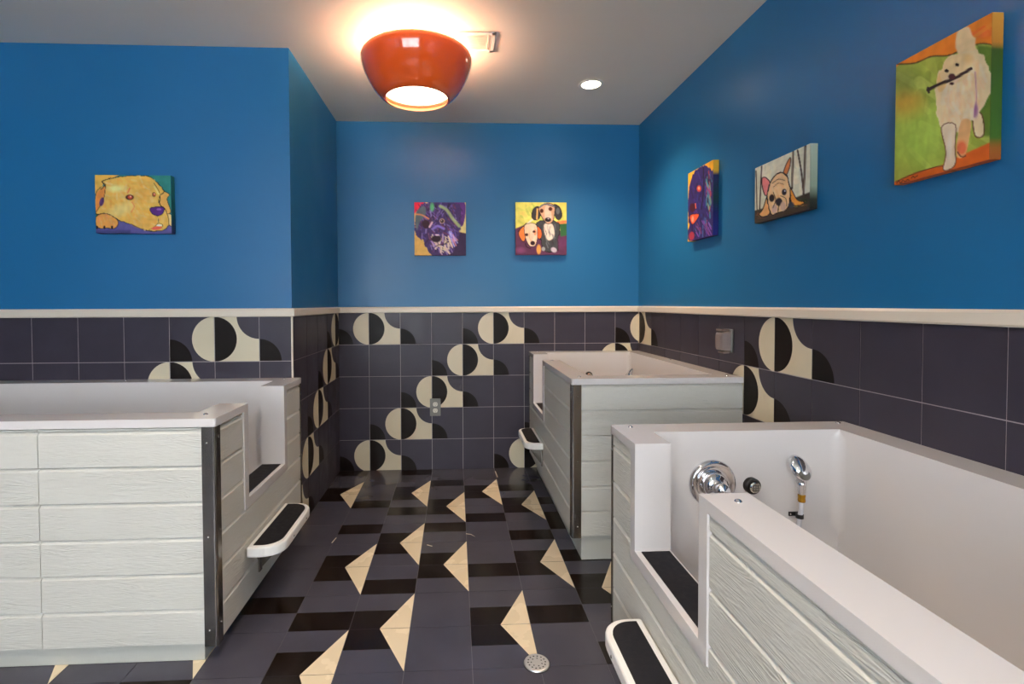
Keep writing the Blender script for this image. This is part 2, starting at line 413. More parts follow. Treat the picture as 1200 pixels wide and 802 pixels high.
def tub(label, xf, xb, y0, y1, n0, n1, zrim, zl, zb, pitch, stepz, stepy, stepd, rf=.1, re=.1, rb=.09, pin=(.05, .03), butts=(),
        ends=(True, False), trims=('near',), caps=(), bracket_y=(), zpl=None):
    s = 1 if xb > xf else -1
    W = abs(xb-xf); yc = (y0+y1)/2; xc = (xf+xb)/2
    E = thing('dog_washing_tub', label, 'dog washing tub', (xc, yc, 0), group='built-in dog washing tubs')
    X = lambda a: xf+s*a-xc            # a = distance inwards from the face with the entry
    Y = lambda y: y-yc
    zf = .22; lip = .026; fl = .034
    # basin
    As = uniq([0, .026, rf, W-rb, W-.02, W]); Ys = uniq([y0, y0+.026, y0+re, n0-fl, n0, n1, n1+fl, y1-re, y1-.026, y1]); Zs = uniq([zb, zf, zl-fl, zl, zrim-lip, zrim])
    def solid(a, y, z):
        inn = rf < a < W-rb and y0+re < y < y1-re
        if inn: return z < zf
        notch = a < rf and n0 < y < n1
        if notch:
            if a < .026: return zl-fl < z < zl
            return z < zl
        if z > zrim-lip: return True
        if a < .026: return n0-fl < y < n1+fl and z > zl-fl
        return a < W-.02 and y0+.026 < y < y1-.026
    bm = cells(As, Ys, Zs, solid)
    eds = []
    for e in bm.edges:
        p, q = e.verts[0].co, e.verts[1].co
        if abs(p.x-q.x) < 1e-5 and abs(p.y-q.y) < 1e-5 and abs(p.z-q.z) > .2:
            if (abs(p.x-rf) < 1e-4 or abs(p.x-(W-rb)) < 1e-4) and (abs(p.y-y0-re) < 1e-4 or abs(p.y-y1+re) < 1e-4): eds.append(e)
    bmesh.ops.bevel(bm, geom=eds, offset=.03, segments=5, profile=.5, affect='EDGES')
    eds = []
    for e in bm.edges:      # round the outer corners of the rim in plan
        p, q = e.verts[0].co, e.verts[1].co
        if abs(p.x-q.x) < 1e-5 and abs(p.y-q.y) < 1e-5 and min(p.z, q.z) > zrim-lip-.001 and p.x < 1e-4 and (abs(p.y-y0) < 1e-4 or abs(p.y-y1) < 1e-4): eds.append(e)
    if eds: bmesh.ops.bevel(bm, geom=eds, offset=.007, segments=3, profile=.5, affect='EDGES')
    for v_ in bm.verts: v_.co = Vector((X(v_.co.x), Y(v_.co.y), v_.co.z))
    b = obj('basin', bm, M['gel'], E, bevel=.006, seg=3)
    for p in b.data.polygons: p.use_smooth = True
    md = b.modifiers.new('wn', 'WEIGHTED_NORMAL'); md.keep_sharp = True
    # siding on the entry face
    so = .0125                     # depth of the siding's base plane behind the rim's edge
    P = lambda t, o_, z: (X(so-o_), Y(t), z)
    w0 = .008
    bm = siding(P, y0+w0+.006, y1-w0-.006, zb, zrim-lip-.003, pitch, (n0-fl-.002, n1+fl+.002, zl-fl-.002))
    obj('siding', bm, M['side'], E)
    # back plate joints behind siding is the basin's skirt; siding on the ends
    if ends[0]:
        P = lambda t, o_, z: (X(t), Y(y0+so-o_), z)
        bu = [s*(q-xf) for q in butts]
        obj('siding', siding(P, w0+.006, W-.001, zb, zrim-lip-.003, pitch, None, bu), M['side'], E)
    if ends[1]:
        P = lambda t, o_, z: (X(t), Y(y1-so+o_), z)
        obj('siding', siding(P, w0+.006, W-.001, zb, zrim-lip-.003, pitch), M['side'], E)
    # plinth
    bm = bmesh.new()
    a0, a1_ = sorted((X(pin[0]), X(W-.02)))
    box(bm, a0, a1_, Y(y0+pin[1]), Y(y1-.03), .003, zb)
    obj('plinth', bm, M['plinth'], E, bevel=.002)
    # corner trims of folded steel
    for tr in trims:
        bm = bmesh.new()
        wd = .042; tk = .003; zt_ = zrim-lip-.001; zb_ = zb-.006
        if tr == 'near': oy, sy = y0+.0012, 1
        else: oy, sy = y1-.0012, -1
        wy = {'near': .034, 'far': .02}[tr]
        n = 5; R = .008
        prof = [(wd, 0)] + [(R-R*math.sin(PI/2*i/n), R-R*math.cos(PI/2*i/n)) for i in range(n+1)] + [(0, wy)]
        inner = [(wd, tk)] + [(R-(R-tk)*math.sin(PI/2*i/n), R-(R-tk)*math.cos(PI/2*i/n)) for i in range(n+1)] + [(tk, wy)]
        pl = [(X(.0012+a), Y(oy+sy*y_)) for a, y_ in prof + inner[::-1]]
        prism(bm, pl, zb_, zt_)
        t_ = obj('corner_trim', bm, M['steel'], E)
        for zz in ((zb_+.05), zb_+(zt_-zb_)*.5, zt_-.05):
            bm = bmesh.new()
            if tr == 'near': dome(bm, (X(.0012+.026), Y(oy), zz), .004, .003, 'Y', -1)
            else: dome(bm, (X(.0012), Y(oy-.012), zz), .004, .003, 'X', -s)
            obj('screw', bm, M['screw'], t_, smooth=True)
            if tr == 'near':
                bm = bmesh.new(); dome(bm, (X(.0012), Y(oy+.022), zz+.015), .004, .003, 'X', -s); obj('screw', bm, M['screw'], t_, smooth=True)
    # grip pad on the entry ledge
    bm = bmesh.new()
    a0, a1_ = sorted((X(.016), X(rf-.006)))
    box(bm, a0, a1_, Y(n0+.006), Y(n1-.008), zl-.001, zl+.0025)
    obj('grip_pad', bm, M['grit'], E)
    # chrome caps on the rim
    for cx_, cy_ in caps:
        bm = bmesh.new(); dome(bm, (cx_-xc, cy_-yc, zrim-.0005), .0075, .0055)
        obj('screw_cap', bm, M['chrome'], E, smooth=True)
    # fold-out step
    sy0, sy1 = stepy; R = min(.075, stepd*.62)
    def outl(ins, R_):
        a_out = -(stepd-ins); a_in = -.004-ins*.9 if ins else -.0005
        y_a, y_b = sy0+ins, sy1-ins
        pts = [(a_in, y_a)] + [(a_out+R_+R_*math.cos(t), y_a+R_+R_*math.sin(t)) for t in [math.radians(270-90*i/8) for i in range(9)]]
        pts += [(a_out+R_+R_*math.cos(t), y_b-R_+R_*math.sin(t)) for t in [math.radians(180-90*i/8) for i in range(9)]] + [(a_in, y_b)]
        pts = [(X(a), Y(y)) for a, y in pts]
        return pts
    bm = bmesh.new(); prism(bm, outl(0, R), stepz-.038, stepz)
    st = obj('step', bm, M['stepw'], E, bevel=.007, seg=3)
    bm = bmesh.new(); prism(bm, outl(.017, R-.012), stepz-.002, stepz+.0022)
    obj('tread', bm, M['grit'], st)
    for yy in bracket_y:
        bm = bmesh.new()
        f0 = .008
        a0, a1_ = sorted((X(f0), X(-.002)))
        box(bm, a0, a1_, Y(yy-.012), Y(yy+.012), stepz-.15, stepz-.04)
        v = [(X(-.002), stepz-.14), (X(-.002), stepz-.04), (X(-stepd*.7), stepz-.04), (X(-stepd*.7), stepz-.047)]
        A = [bm.verts.new((x_, Y(yy-.0015), z_)) for x_, z_ in v]; B = [bm.verts.new((x_, Y(yy+.0015), z_)) for x_, z_ in v]
        for i in range(4): bm.faces.new((A[i], A[(i+1) % 4], B[(i+1) % 4], B[i]))
        bm.faces.new(A[::-1]); bm.faces.new(B)
        a0, a1_ = sorted((X(-.002), X(-stepd*.75)))
        box(bm, a0, a1_, Y(yy-.012), Y(yy+.012), stepz-.041, stepz-.037)
        obj('bracket', bm, M['steel'], st)
        for zz in (stepz-.065, stepz-.13):
            bm = bmesh.new(); dome(bm, (X(-.002), Y(yy+.007), zz), .004, .003, 'X', -s); obj('bracket_screw', bm, M['screw'], st, smooth=True)
    for k_ in (0.33, .72):
        bm = bmesh.new(); dome(bm, (X(-stepd), Y(sy0+(sy1-sy0)*k_), stepz-.022), .004, .003, 'X', -s); obj('step_screw', bm, M['screw'], st, smooth=True)
    return E, xc, yc

TB, bx, by = tub('white washing tub in the far right corner, clad in pale grey wood-grain boards', .495, XR-.006, 2.14, YB-.006, 2.872, 3.205, .803, .49, .116, .110,
    .333, (2.83, 3.2), .105, ends=(True, False), trims=('near', 'far'), pin=(.05, .025),
    caps=[(.545, 2.837), (.543, 2.198), (1.222, 2.827), (1.203, 2.185), (.55, 3.39)], bracket_y=(2.9, 3.12))
TFr, fx_, fy_ = tub('large white washing tub in the right foreground with chrome valve inside', .488, XR-.006, .27, 1.573, .988, 1.351, .742, .445, .12, .1125,
    .292, (.90, 1.30), .115, ends=(True, True), trims=('near', 'far'), pin=(.05, .03),
    caps=[(.54, 1.535), (.544, .944), (1.218, 1.549)], bracket_y=(1.0, 1.2))
TL, lx, ly = tub('long white washing tub along the left wall with step facing the aisle', -.745, -2.32, 1.589, YA-.006, 1.836, 2.215, .775, .435, .065, .1125,
    .268, (1.80, 2.205), .125, ends=(True, False), trims=('near', 'far'), butts=(-1.278,), pin=(.052, .02),
    caps=[(-.803, 1.651), (-.812, 2.42), (-1.538, 2.42)], bracket_y=(1.93, 2.12))

# valve and knob on the inner far wall of the front tub
def loc(o): return o.location
def rel(E, p): return (p[0]-E.location.x, p[1]-E.location.y, p[2]-E.location.z)
yv = 1.573-.1
bm = bmesh.new()
lathe(bm, [(.0, -.001), (.0715, -.001), (.0715, -.006), (.066, -.013), (.058, -.015), (.052, -.011), (.043, -.009), (.041, -.012), (.0, -.012)], 48, 'Y', rel(TFr, (.767, yv, .585)))
va = obj('valve_plate', bm, M['chrome'], TFr, smooth=True)
bm = bmesh.new()
lathe(bm, [(.040, -.011), (.039, -.022), (.034, -.034), (.026, -.040), (.019, -.042), (.019, -.052), (.022, -.058), (.021, -.068), (.015, -.076), (.001, -.079)], 40, 'Y', rel(TFr, (.767, yv, .585)))
obj('valve_knob', bm, M['chrome'], va, smooth=True)
def knob(E, p):
    bm = bmesh.new(); lathe(bm, [(.001, -.0), (.024, -.0), (.024, -.014), (.020, -.018), (.001, -.018)], 28, 'Y', rel(E, p))
    k = obj('drain_knob', bm, M['rubber'], E, smooth=False)
    bm = bmesh.new(); lathe(bm, [(.0165, -.017), (.0165, -.024), (.013, -.027), (.001, -.027)], 24, 'Y', rel(E, p))
    f = obj('knob_face', bm, M['screw'], k)
    bm = bmesh.new(); q = rel(E, p)
    for i in (-1, 0, 1):
        box(bm, q[0]-.011, q[0]+.011, q[1]-.0285, q[1]-.027, q[2]+i*.007-.0012, q[2]+i*.007+.0012)
        box(bm, q[0]+i*.007-.0012, q[0]+i*.007+.0012, q[1]-.0285, q[1]-.027, q[2]-.011, q[2]+.011)
    obj('knob_grid', bm, M['grey'], k)
knob(TFr, (.887, yv, .577))
knob(TB, (.883, YB-.106, .650))

def hand_shower(x, y, z, label, rz=0, face=1):
    """z = height of the clamp"""
    E = thing('hand_shower', label, 'hand shower', (x, y, z), group='hand showers in the tubs', rot=(0, 0, rz))
    bm = bmesh.new()
    tube(bm, [(.004, -.022, .060), (.004, -.022, .075), (.002, -.024, .095), (-.002, -.027, .108)], [.0085, .011, .012, .014], 16)
    n_ = len(bm.verts)
    # egg shaped head, facing down and forward
    bmesh.ops.create_uvsphere(bm, u_segments=28, v_segments=18, radius=1)
    R = Matrix.Rotation(math.radians(-32), 4, 'X') @ Matrix.Rotation(math.radians(-14), 4, 'Y')
    bm.verts.ensure_lookup_table()
    for v_ in bm.verts[n_:]:
        c = v_.co
        c = Vector((c.x*.029, c.y*(.019 if c.y < 0 else .014), c.z*(.043 if c.z > 0 else .036)))
        v_.co = (R @ c) + Vector((-.010, -.034, .147))
    obj('shower_head', bm, M['chrome'], E, smooth=True)
    bm = bmesh.new(); c0 = Vector((-.012, -.058, .138))
    lathe(bm, [(.001, 0), (.016, 0), (.016, .004), (.001, .004)], 20, 'Y', c0)
    bmesh.ops.transform(bm, matrix=Matrix.Translation(c0) @ Matrix.Rotation(math.radians(-25), 4, 'X') @ Matrix.Translation(-c0), verts=bm.verts)
    obj('spray_plate', bm, M['grey'], E)
    bm = bmesh.new(); lathe(bm, [(.001, .0), (.0095, .0), (.0105, .004), (.0095, .012), (.0105, .02), (.0095, .024), (.001, .024)], 18, 'Z', (.004, -.022, .044))
    obj('hose_ferrule', bm, M['brass'], E, smooth=False)
    bm = bmesh.new()
    tube(bm, [(.004, -.022, .046), (.003, -.022, .02), (0, -.021, 0), (-.003, -.02, -.03), (-.002, -.02, -.08), (.0, -.021, -.16), (.004, -.025, -.235)], .0068, 12)
    obj('hose', bm, M['hose'], E, smooth=True)
    bm = bmesh.new()
    box(bm, -.022, .016, -.004, -.0005, -.006, .006)
    lathe(bm, [(.0075, -.006), (.0105, -.006), (.0105, .006), (.0075, .006)], 20, 'Z', (0, -.020, 0))
    box(bm, -.004, .004, -.013, -.003, -.006, .006)
    cl = obj('clamp', bm, M['rubber'], E)
    for q in (-.017, .011):
        bm = bmesh.new(); dome(bm, (q, -.004, 0), .003, .002, 'Y', -1); obj('clamp_screw', bm, M['screw'], cl, smooth=True)
    return E
hand_shower(1.027, yv, .487, 'chrome hand shower on a clear hose clipped inside the right foreground tub')
hand_shower(XR-.1, 3.20, .523, 'chrome hand shower just showing above the rim of the far right tub', rz=-PI/2)

# ---------------------------------------------------------------- ceiling fittings
LX, LY = -.177, 2.40
E = thing('ceiling_lamp', 'glossy orange bowl-shaped ceiling lamp, lit', 'ceiling lamp', (LX, LY, ZC))
def z_(z): return z-ZC
out = [(.1415, 2.088), (.150, 2.090), (.170, 2.104), (.192, 2.128), (.214, 2.162), (.232, 2.198), (.246, 2.235), (.2535, 2.262), (.2535, 2.276), (.245, 2.289), (.228, 2.297), (.205, 2.302)]
inn = [(.203, 2.298), (.226, 2.293), (.240, 2.285), (.248, 2.274), (.248, 2.263), (.240, 2.237), (.226, 2.201), (.208, 2.166), (.187, 2.134), (.166, 2.111), (.148, 2.097), (.1415, 2.088)]
tr_ = lambda l: [(r*1.022, 2.086+(z-2.088)*.97) for r, z in l]
out, inn = tr_(out), tr_(inn)
bm = bmesh.new(); lathe(bm, [(r, z_(z)) for r, z in out], 72, mi=0); lathe(bm, [(r, z_(z)) for r, z in [out[-1]]+inn], 72, mi=1)
bmesh.ops.remove_doubles(bm, verts=bm.verts, dist=1e-5)
obj('lamp_shade', bm, [M['orange'], M['peach']], E, smooth=True)
bm = bmesh.new(); lathe(bm, [(.0005, z_(2.118)), (.153, z_(2.118)), (.155, z_(2.1195)), (.153, z_(2.121)), (.0005, z_(2.121))], 64)
obj('diffuser', bm, M['glow'], E)
bm = bmesh.new(); lathe(bm, [(.1545, z_(2.1195)), (.1545, z_(2.1225)), (.182, z_(2.1225)), (.180, z_(2.1195)), (.1545, z_(2.1195))], 64)  # ring added to stop bulb light leaking down past the diffuser
obj('diffuser_baffle', bm, M['white'], E)
bm = bmesh.new(); lathe(bm, [(.06, 0), (.06, -.02), (.012, -.024), (.012, z_(2.14)), (.03, z_(2.135)), (.03, z_(2.128))], 24)
obj('mount', bm, M['white'], E)
def lamp(name, kind, loc_, energy, col, parent=None, **k):
    l = bpy.data.lights.new(name, kind); l.energy = energy; l.color = col
    rot = k.pop('rot', (0, 0, 0))
    for a, v in k.items(): setattr(l, a, v)
    o = bpy.data.objects.new(name, l); COL.objects.link(o); o.location = loc_; o.rotation_euler = rot
    if parent: o.parent = parent
    return o
WARM = (1.0, .76, .52); WARM2 = (1.0, .73, .49); COOL = (.92, .97, 1.0)
for i in range(3):
    a = 2*PI*i/3+.5
    lamp('bulb', 'POINT', (.09*math.cos(a), .09*math.sin(a), z_(2.285)), 4.2, WARM, E, shadow_soft_size=.035)

def downlight(x, y, label, group, e, c=WARM2):
    E = thing('recessed_downlight', label, 'ceiling light', (x, y, ZC), group=group)
    bm = bmesh.new(); lathe(bm, [(.050, -.001), (.052, -.004), (.066, -.004), (.070, -.0005)], 48)
    obj('trim_ring', bm, M['white'], E, smooth=True)
    bm = bmesh.new(); lathe(bm, [(.0005, -.0018), (.051, -.0018)], 48)
    obj('lens', bm, M['glow2'], E)
    lamp('beam', 'SPOT', (0, 0, -.012), e, c, E, spot_size=math.radians(125), spot_blend=.9, shadow_soft_size=.05)
downlight(.757, 2.807, 'small round recessed downlight in the ceiling near the right wall', 'recessed downlights', 42)
for x, y in ((-.1, .8), (-1.35, .5), (-.1, -.9)):  # extra downlights out of view, added for warm light from the front
    downlight(x, y, 'added unseen round downlight in the ceiling over the front of the room', 'recessed downlights', 42, (1.0, .87, .73))

# air vent beside the lamp
bm = bmesh.new(); vx0, vx1, vy0, vy1 = -.17, .187, 2.289, 2.465
for a in ((vx0, vx1, vy0, vy0+.02), (vx0, vx1, vy1-.02, vy1), (vx0, vx0+.02, vy0, vy1), (vx1-.02, vx1, vy0, vy1)): box(bm, *a, ZC-.005, ZC-.0005)
V = thing('ceiling_vent', 'white rectangular air vent in the ceiling behind the orange lamp', 'air vent', ((vx0+vx1)/2, (vy0+vy1)/2, ZC))
bmesh.ops.translate(bm, vec=(-V.location.x, -V.location.y, -ZC), verts=bm.verts)
obj('vent_frame', bm, M['white'], V, bevel=.002)
bm = bmesh.new()
n = 11
for i in range(n):
    y = -(vy1-vy0)/2+.026+i*(vy1-vy0-.052)/(n-1); hx = (vx1-vx0)/2-.04
    poly(bm, [(-hx, y-.007, -.0045), (hx, y-.007, -.0045), (hx, y+.005, -.0015), (-hx, y+.005, -.0015)])
for sx in (-1, 1):
    hx = (vx1-vx0)/2
    for k in range(3):
        x = sx*(hx-.022-k*.006); yy = (vy1-vy0)/2-.022
        box(bm, x-.001, x+.001, -yy, yy, -.0055, -.001)
obj('louvres', bm, M['white'], V)
bm = bmesh.new(); box(bm, -(vx1-vx0)/2+.018, (vx1-vx0)/2-.018, -(vy1-vy0)/2+.018, (vy1-vy0)/2-.018, -.0012, -.0004)
obj('backing', bm, M['white'], V)

# ---------------------------------------------------------------- power outlets
E = thing('power_outlet', 'grey metal power outlet on the far tiled wall below a circle motif', 'power outlet', (-.141, YB-.003, .432), group='power outlets')
bm = bmesh.new(); box(bm, -.033, .033, -.028, 0, -.055, .055)
obj('outlet_box', bm, M['grey'], E, bevel=.002)
bm = bmesh.new(); box(bm, -.036, .036, -.031, -.028, -.058, .058); obj('cover_plate', bm, M['grey'], E, bevel=.0015)
for zz in (.021, -.021):
    bm = bmesh.new()
    pts = [(.016*math.cos(t), zz+.0175*math.sin(t)) for t in [2*PI*i/24 for i in range(24)]]
    pts = [(x, max(zz-.014, min(zz+.014, z))) for x, z in pts]
    A = [bm.verts.new((x, -.0335, z)) for x, z in pts]; B = [bm.verts.new((x, -.030, z)) for x, z in pts]
    bm.faces.new(A); 
    for i in range(24): bm.faces.new((A[i], A[(i+1) % 24], B[(i+1) % 24], B[i]))
    bmesh.ops.dissolve_degenerate(bm, edges=bm.edges, dist=1e-6)
    s_ = obj('socket', bm, M['outlet'], E)
    bm = bmesh.new()
    for x in (-.006, .006): box(bm, x-.001, x+.001, -.0338, -.0335, zz-.001, zz+.007)
    lathe(bm, [(.0005, -.0338), (.0022, -.0338), (.0022, -.0335)], 12, 'Y', (0, 0, zz-.007)); obj('slots', bm, M['dark'], s_)
E = thing('power_outlet', 'power outlet under a smoky bubble cover on the right wall above the far tub', 'power outlet', (XR-.003, 2.265, .952), group='power outlets')
bm = bmesh.new(); box(bm, -.012, 0, -.040, .040, -.052, .056); obj('back_plate', bm, M['grey'], E, bevel=.002)
bm = bmesh.new()
# ribbed half round hood
rg = []
for x, sy, sz in ((-.012, .036, .046), (-.03, .035, .045), (-.046, .030, .040), (-.054, .020, .030)):
    rg.append([bm.verts.new((x, sy*cy, sz*cz)) for cy, cz in ((-1, -.85), (-.85, -1), (.85, -1), (1, -.85), (1, .85), (.85, 1), (-.85, 1), (-1, .85))])
for a, b in zip(rg, rg[1:]):
    for i in range(8): bm.faces.new((a[i], a[(i+1) % 8], b[(i+1) % 8], b[i]))
bm.faces.new(rg[-1])
obj('bubble_cover', bm, M['bubble'], E, bevel=.003, seg=2)
bm = bmesh.new(); box(bm, -.047, -.010, -.022, .030, .046, .056)
obj('hinge', bm, M['bubble'], E, bevel=.002)
bm = bmesh.new(); box(bm, -.043, -.012, -.030, .020, -.055, -.046); obj('latch', bm, M['bubble'], E, bevel=.002)
bm = bmesh.new(); box(bm, -.016, -.012, -.017, .017, -.034, .034); obj('socket', bm, M['outlet'], E)

# ---------------------------------------------------------------- floor drain
E = thing('floor_drain', 'round steel floor drain at the tip of a cream tile triangle', 'floor drain', (.247, 1.540, .0028))
bm = bmesh.new(); R_ = .038
lathe(bm, [(.0005, 0), (R_, 0), (R_+.002, .001), (R_, .0045), (R_-.004, .005), (.0005, .005)], 40)
d = obj('grate', bm, M['drain'], E, smooth=False)
bm = bmesh.new()
for i in range(14):
    a = 2*PI*i/14; c = (.027*math.cos(a), .027*math.sin(a), .0052)
    lathe(bm, [(.0002, 0), (.0027, 0)], 10, 'Z', c)
for i in range(7):
    a = 2*PI*(i+.5)/7; c = (.017*math.cos(a), .017*math.sin(a), .0052)
    lathe(bm, [(.0002, 0), (.0024, 0)], 10, 'Z', c)
obj('grate_holes', bm, M['dark'], E)
bm = bmesh.new(); lathe(bm, [(.0385, .0002), (.0425, .0012), (.0425, .0001)], 40); obj('drain_ring', bm, M['rubber'], E)

# ---------------------------------------------------------------- paintings
class Painter:
    def __init__(s, nu, nv, corners, depths=None):
        """corners in crop pixels: TL, TR, BR, BL (left edge = far when depths=(zl,zr))"""
        u = np.linspace(0, 1, nu)[None, :].repeat(nv, 0); v = np.linspace(0, 1, nv)[:, None].repeat(nu, 1)
        if depths:
            zl, zr = depths; z = zl+(zr-zl)*u; q = (1/zl-1/z)/(1/zl-1/zr)
        else: q = u
        TL_, TR_, BR_, BL_ = [np.array(c, float) for c in corners]
        tx = TL_[0]+(TR_[0]-TL_[0])*q; ty = TL_[1]+(TR_[1]-TL_[1])*q
        bx_ = BL_[0]+(BR_[0]-BL_[0])*q; by_ = BL_[1]+(BR_[1]-BL_[1])*q
        s.x = tx+(bx_-tx)*v; s.y = ty+(by_-ty)*v
        s.c = np.zeros((nv, nu, 3)); s.nu, s.nv = nu, nv
        s.rng = np.random.RandomState(7)
        s.n1 = s.vnoise(6)*.6+s.vnoise(16)*.4; s.n2 = s.vnoise(30, 14)*.6+s.vnoise(14, 34)*.4
    def vnoise(s, k, k2=None):
        k2 = k2 or k
        g = s.rng.uniform(-1, 1, (k2+2, k+2)); u = np.linspace(0, k-.001, s.nu); v = np.linspace(0, k2-.001, s.nv)
        i, j = u.astype(int), v.astype(int); a, b = (u-i)[None, :], (v-j)[:, None]
        return (g[j][:, i]*(1-a)*(1-b)+g[j][:, i+1]*a*(1-b)+g[j+1][:, i]*(1-a)*b+g[j+1][:, i+1]*a*b)
    def finish(s, amt=.16, gain=1.4):
        g = np.minimum(gain, .9/np.maximum(s.c.max(-1), .01))
        s.c = np.clip(s.c*(g*(1+amt*s.n1+amt*.9*s.n2))[..., None], 0, .95)
    def col(s, c): return np.array(lin(c))
    def blend(s, m, c): s.c = s.c*(1-m[..., None])+s.col(c)*m[..., None]
    def fill(s, c): s.c[:] = s.col(c)
    def sd(s, pts):
        d = np.full(s.x.shape, 1e9); ins = np.zeros(s.x.shape, bool); n = len(pts)
        for i in range(n):
            (x0, y0), (x1, y1) = pts[i], pts[(i+1) % n]
            dx, dy = x1-x0, y1-y0; L = dx*dx+dy*dy+1e-9
            t = np.clip(((s.x-x0)*dx+(s.y-y0)*dy)/L, 0, 1)
            d = np.minimum(d, np.hypot(s.x-x0-t*dx, s.y-y0-t*dy))
            if y0 != y1:
                cnd = ((y0 > s.y) != (y1 > s.y)) & (s.x < dx*(s.y-y0)/(y1-y0)+x0); ins ^= cnd
        return np.where(ins, -d, d)
    def smooth_pts(s, pts, closed=True, k=4):
        out = []; n = len(pts)
        for i in range(n if closed else n-1):
            p = [np.array(pts[(i+j) % n] if closed else pts[min(max(i+j, 0), n-1)], float) for j in (-1, 0, 1, 2)]
            for t in np.arange(k)/k:
                out.append(tuple(.5*((2*p[1])+(-p[0]+p[2])*t+(2*p[0]-5*p[1]+4*p[2]-p[3])*t*t+(-p[0]+3*p[1]-3*p[2]+p[3])*t**3)))
        if not closed: out.append(tuple(pts[-1]))
        return out
    def poly(s, pts, c, soft=3, outline=None, ow=4, a=1, smooth=True, rag=0):
        if smooth: pts = s.smooth_pts(pts)
        d = s.sd(pts)+rag*s.n2; s.blend(a*np.clip(.5-d/soft, 0, 1), c)
        if outline: s.blend(np.clip(1-(np.abs(d)-ow/2)/3, 0, 1), outline)
    def line(s, pts, w, c, soft=3, a=1, smooth=True):
        if smooth and len(pts) > 2: pts = s.smooth_pts(pts, False)
        d = np.full(s.x.shape, 1e9)
        for (x0, y0), (x1, y1) in zip(pts, pts[1:]):
            dx, dy = x1-x0, y1-y0; L = dx*dx+dy*dy+1e-9
            t = np.clip(((s.x-x0)*dx+(s.y-y0)*dy)/L, 0, 1); d = np.minimum(d, np.hypot(s.x-x0-t*dx, s.y-y0-t*dy))
        s.blend(a*np.clip(.5-(d-w/2)/soft, 0, 1), c)
    def ell(s, cx, cy, rx, ry, c, rot=0, soft=.15, a=1):
        t = math.radians(rot); x = (s.x-cx)*math.cos(t)+(s.y-cy)*math.sin(t); y = -(s.x-cx)*math.sin(t)+(s.y-cy)*math.cos(t)
        r = np.sqrt((x/rx)**2+(y/ry)**2); s.blend(a*np.clip((1+soft-r)/(2*soft), 0, 1), c)
    def strokes(s, region, cols, n, ln, w, ang, da=25, a=.6):
        """loose brush strokes inside a polygon"""
        d = s.sd(region); ok = np.argwhere(d < -w*.6-ln*.28)
        if len(ok) == 0: return
        for _ in range(n):
            j, i = ok[s.rng.randint(len(ok))]; x, y = s.x[j, i], s.y[j, i]
            t = math.radians(ang+s.rng.uniform(-da, da)); l = ln*s.rng.uniform(.5, 1.2)
            s.line([(x-l/2*math.cos(t), y-l/2*math.sin(t)), (x+l/2*math.cos(t), y+l/2*math.sin(t))], w*s.rng.uniform(.6, 1.3), cols[s.rng.randint(len(cols))], soft=4, a=a*s.rng.uniform(.5, 1), smooth=False)
def canvas(P, center, w, h, t, normal, label, wrap=None):
    """stretched canvas: front grid + wrapped sides, one mesh. normal 'Y' faces -Y, 'X' faces -X (left edge of picture = far)"""
    P.finish(); bm = bmesh.new(); lay = bm.loops.layers.float_color.new('paint')
    nu, nv = P.nu, P.nv
    def pt(u, v, d):
        a = (u-.5)*w; z = (.5-v)*h
        return (a, -d, z) if normal == 'Y' else (-d, -a, z)
    rings = {}
    Vf = [[bm.verts.new(pt(i/(nu-1), j/(nv-1), t)) for i in range(nu)] for j in range(nv)]
    cm = {}
    for j in range(nv):
        for i in range(nu): cm[Vf[j][i]] = tuple(P.c[j, i])+(1,)
    for j in range(nv-1):
        for i in range(nu-1): bm.faces.new((Vf[j][i], Vf[j+1][i], Vf[j+1][i+1], Vf[j][i+1]))
    bd = [(0, i) for i in range(nu)]+[(j, nu-1) for j in range(1, nv)]+[(nv-1, i) for i in range(nu-2, -1, -1)]+[(j, 0) for j in range(nv-2, 0, -1)]
    Vb = []
    for j, i in bd:
        vv = bm.verts.new(pt(i/(nu-1), j/(nv-1), 0)); cm[vv] = tuple(P.c[j, i])+(1,); Vb.append(vv)
        if wrap and i == nu-1:
            q = j/(nv-1)
            for (v0, c0), (v1, c1) in zip(wrap, wrap[1:]):
                if v0 <= q <= v1:
                    c0, c1 = np.array(lin(c0)), np.array(lin(c1)); cc = c0+(c1-c0)*(q-v0)/(v1-v0); cm[vv] = tuple(cc)+(1,); cm[Vf[j][i]] = tuple(cc)+(1,)
    n = len(bd)
    for k in range(n):
        a, b = Vf[bd[k][0]][bd[k][1]], Vf[bd[(k+1) % n][0]][bd[(k+1) % n][1]]
        bm.faces.new((a, b, Vb[(k+1) % n], Vb[k]))
    bm.faces.new(Vb[::-1])
    for f in bm.faces:
        for l in f.loops: l[lay] = cm[l.vert]
    o = obj('dog_painting', bm, M['paint'], loc=center); tag(o, label, 'painting')
    return o
K = (28, 16, 22)
# 1. golden puppy resting its head (left wall)
P = Painter(110, 90, [(95, 125), (808, 125), (805, 672), (102, 668)])
P.fill((44, 120, 112)); P.poly([(95, 120), (330, 120), (180, 190), (150, 260), (95, 300)], (206, 160, 70), smooth=False)
P.poly([(90, 545), (300, 520), (560, 640), (830, 560), (830, 700), (90, 700)], (84, 78, 132), smooth=False)
P.poly([(90, 640), (420, 640), (420, 700), (90, 700)], (60, 60, 105), soft=20, smooth=False)
P.poly([(760, 480), (830, 520), (840, 600), (780, 590)], (225, 190, 120), outline=K, ow=3)
P.poly([(690, 270), (790, 300), (768, 350), (800, 470), (740, 480), (690, 400)], (240, 180, 90), outline=K, ow=4)
head = [(100, 480), (102, 300), (150, 240), (190, 225), (165, 180), (330, 140), (470, 128), (600, 135), (660, 180), (735, 270), (700, 330), (700, 400), (745, 440), (775, 520), (770, 600), (720, 640), (640, 652), (560, 640), (460, 600), (360, 560), (300, 540), (240, 500), (180, 480)]
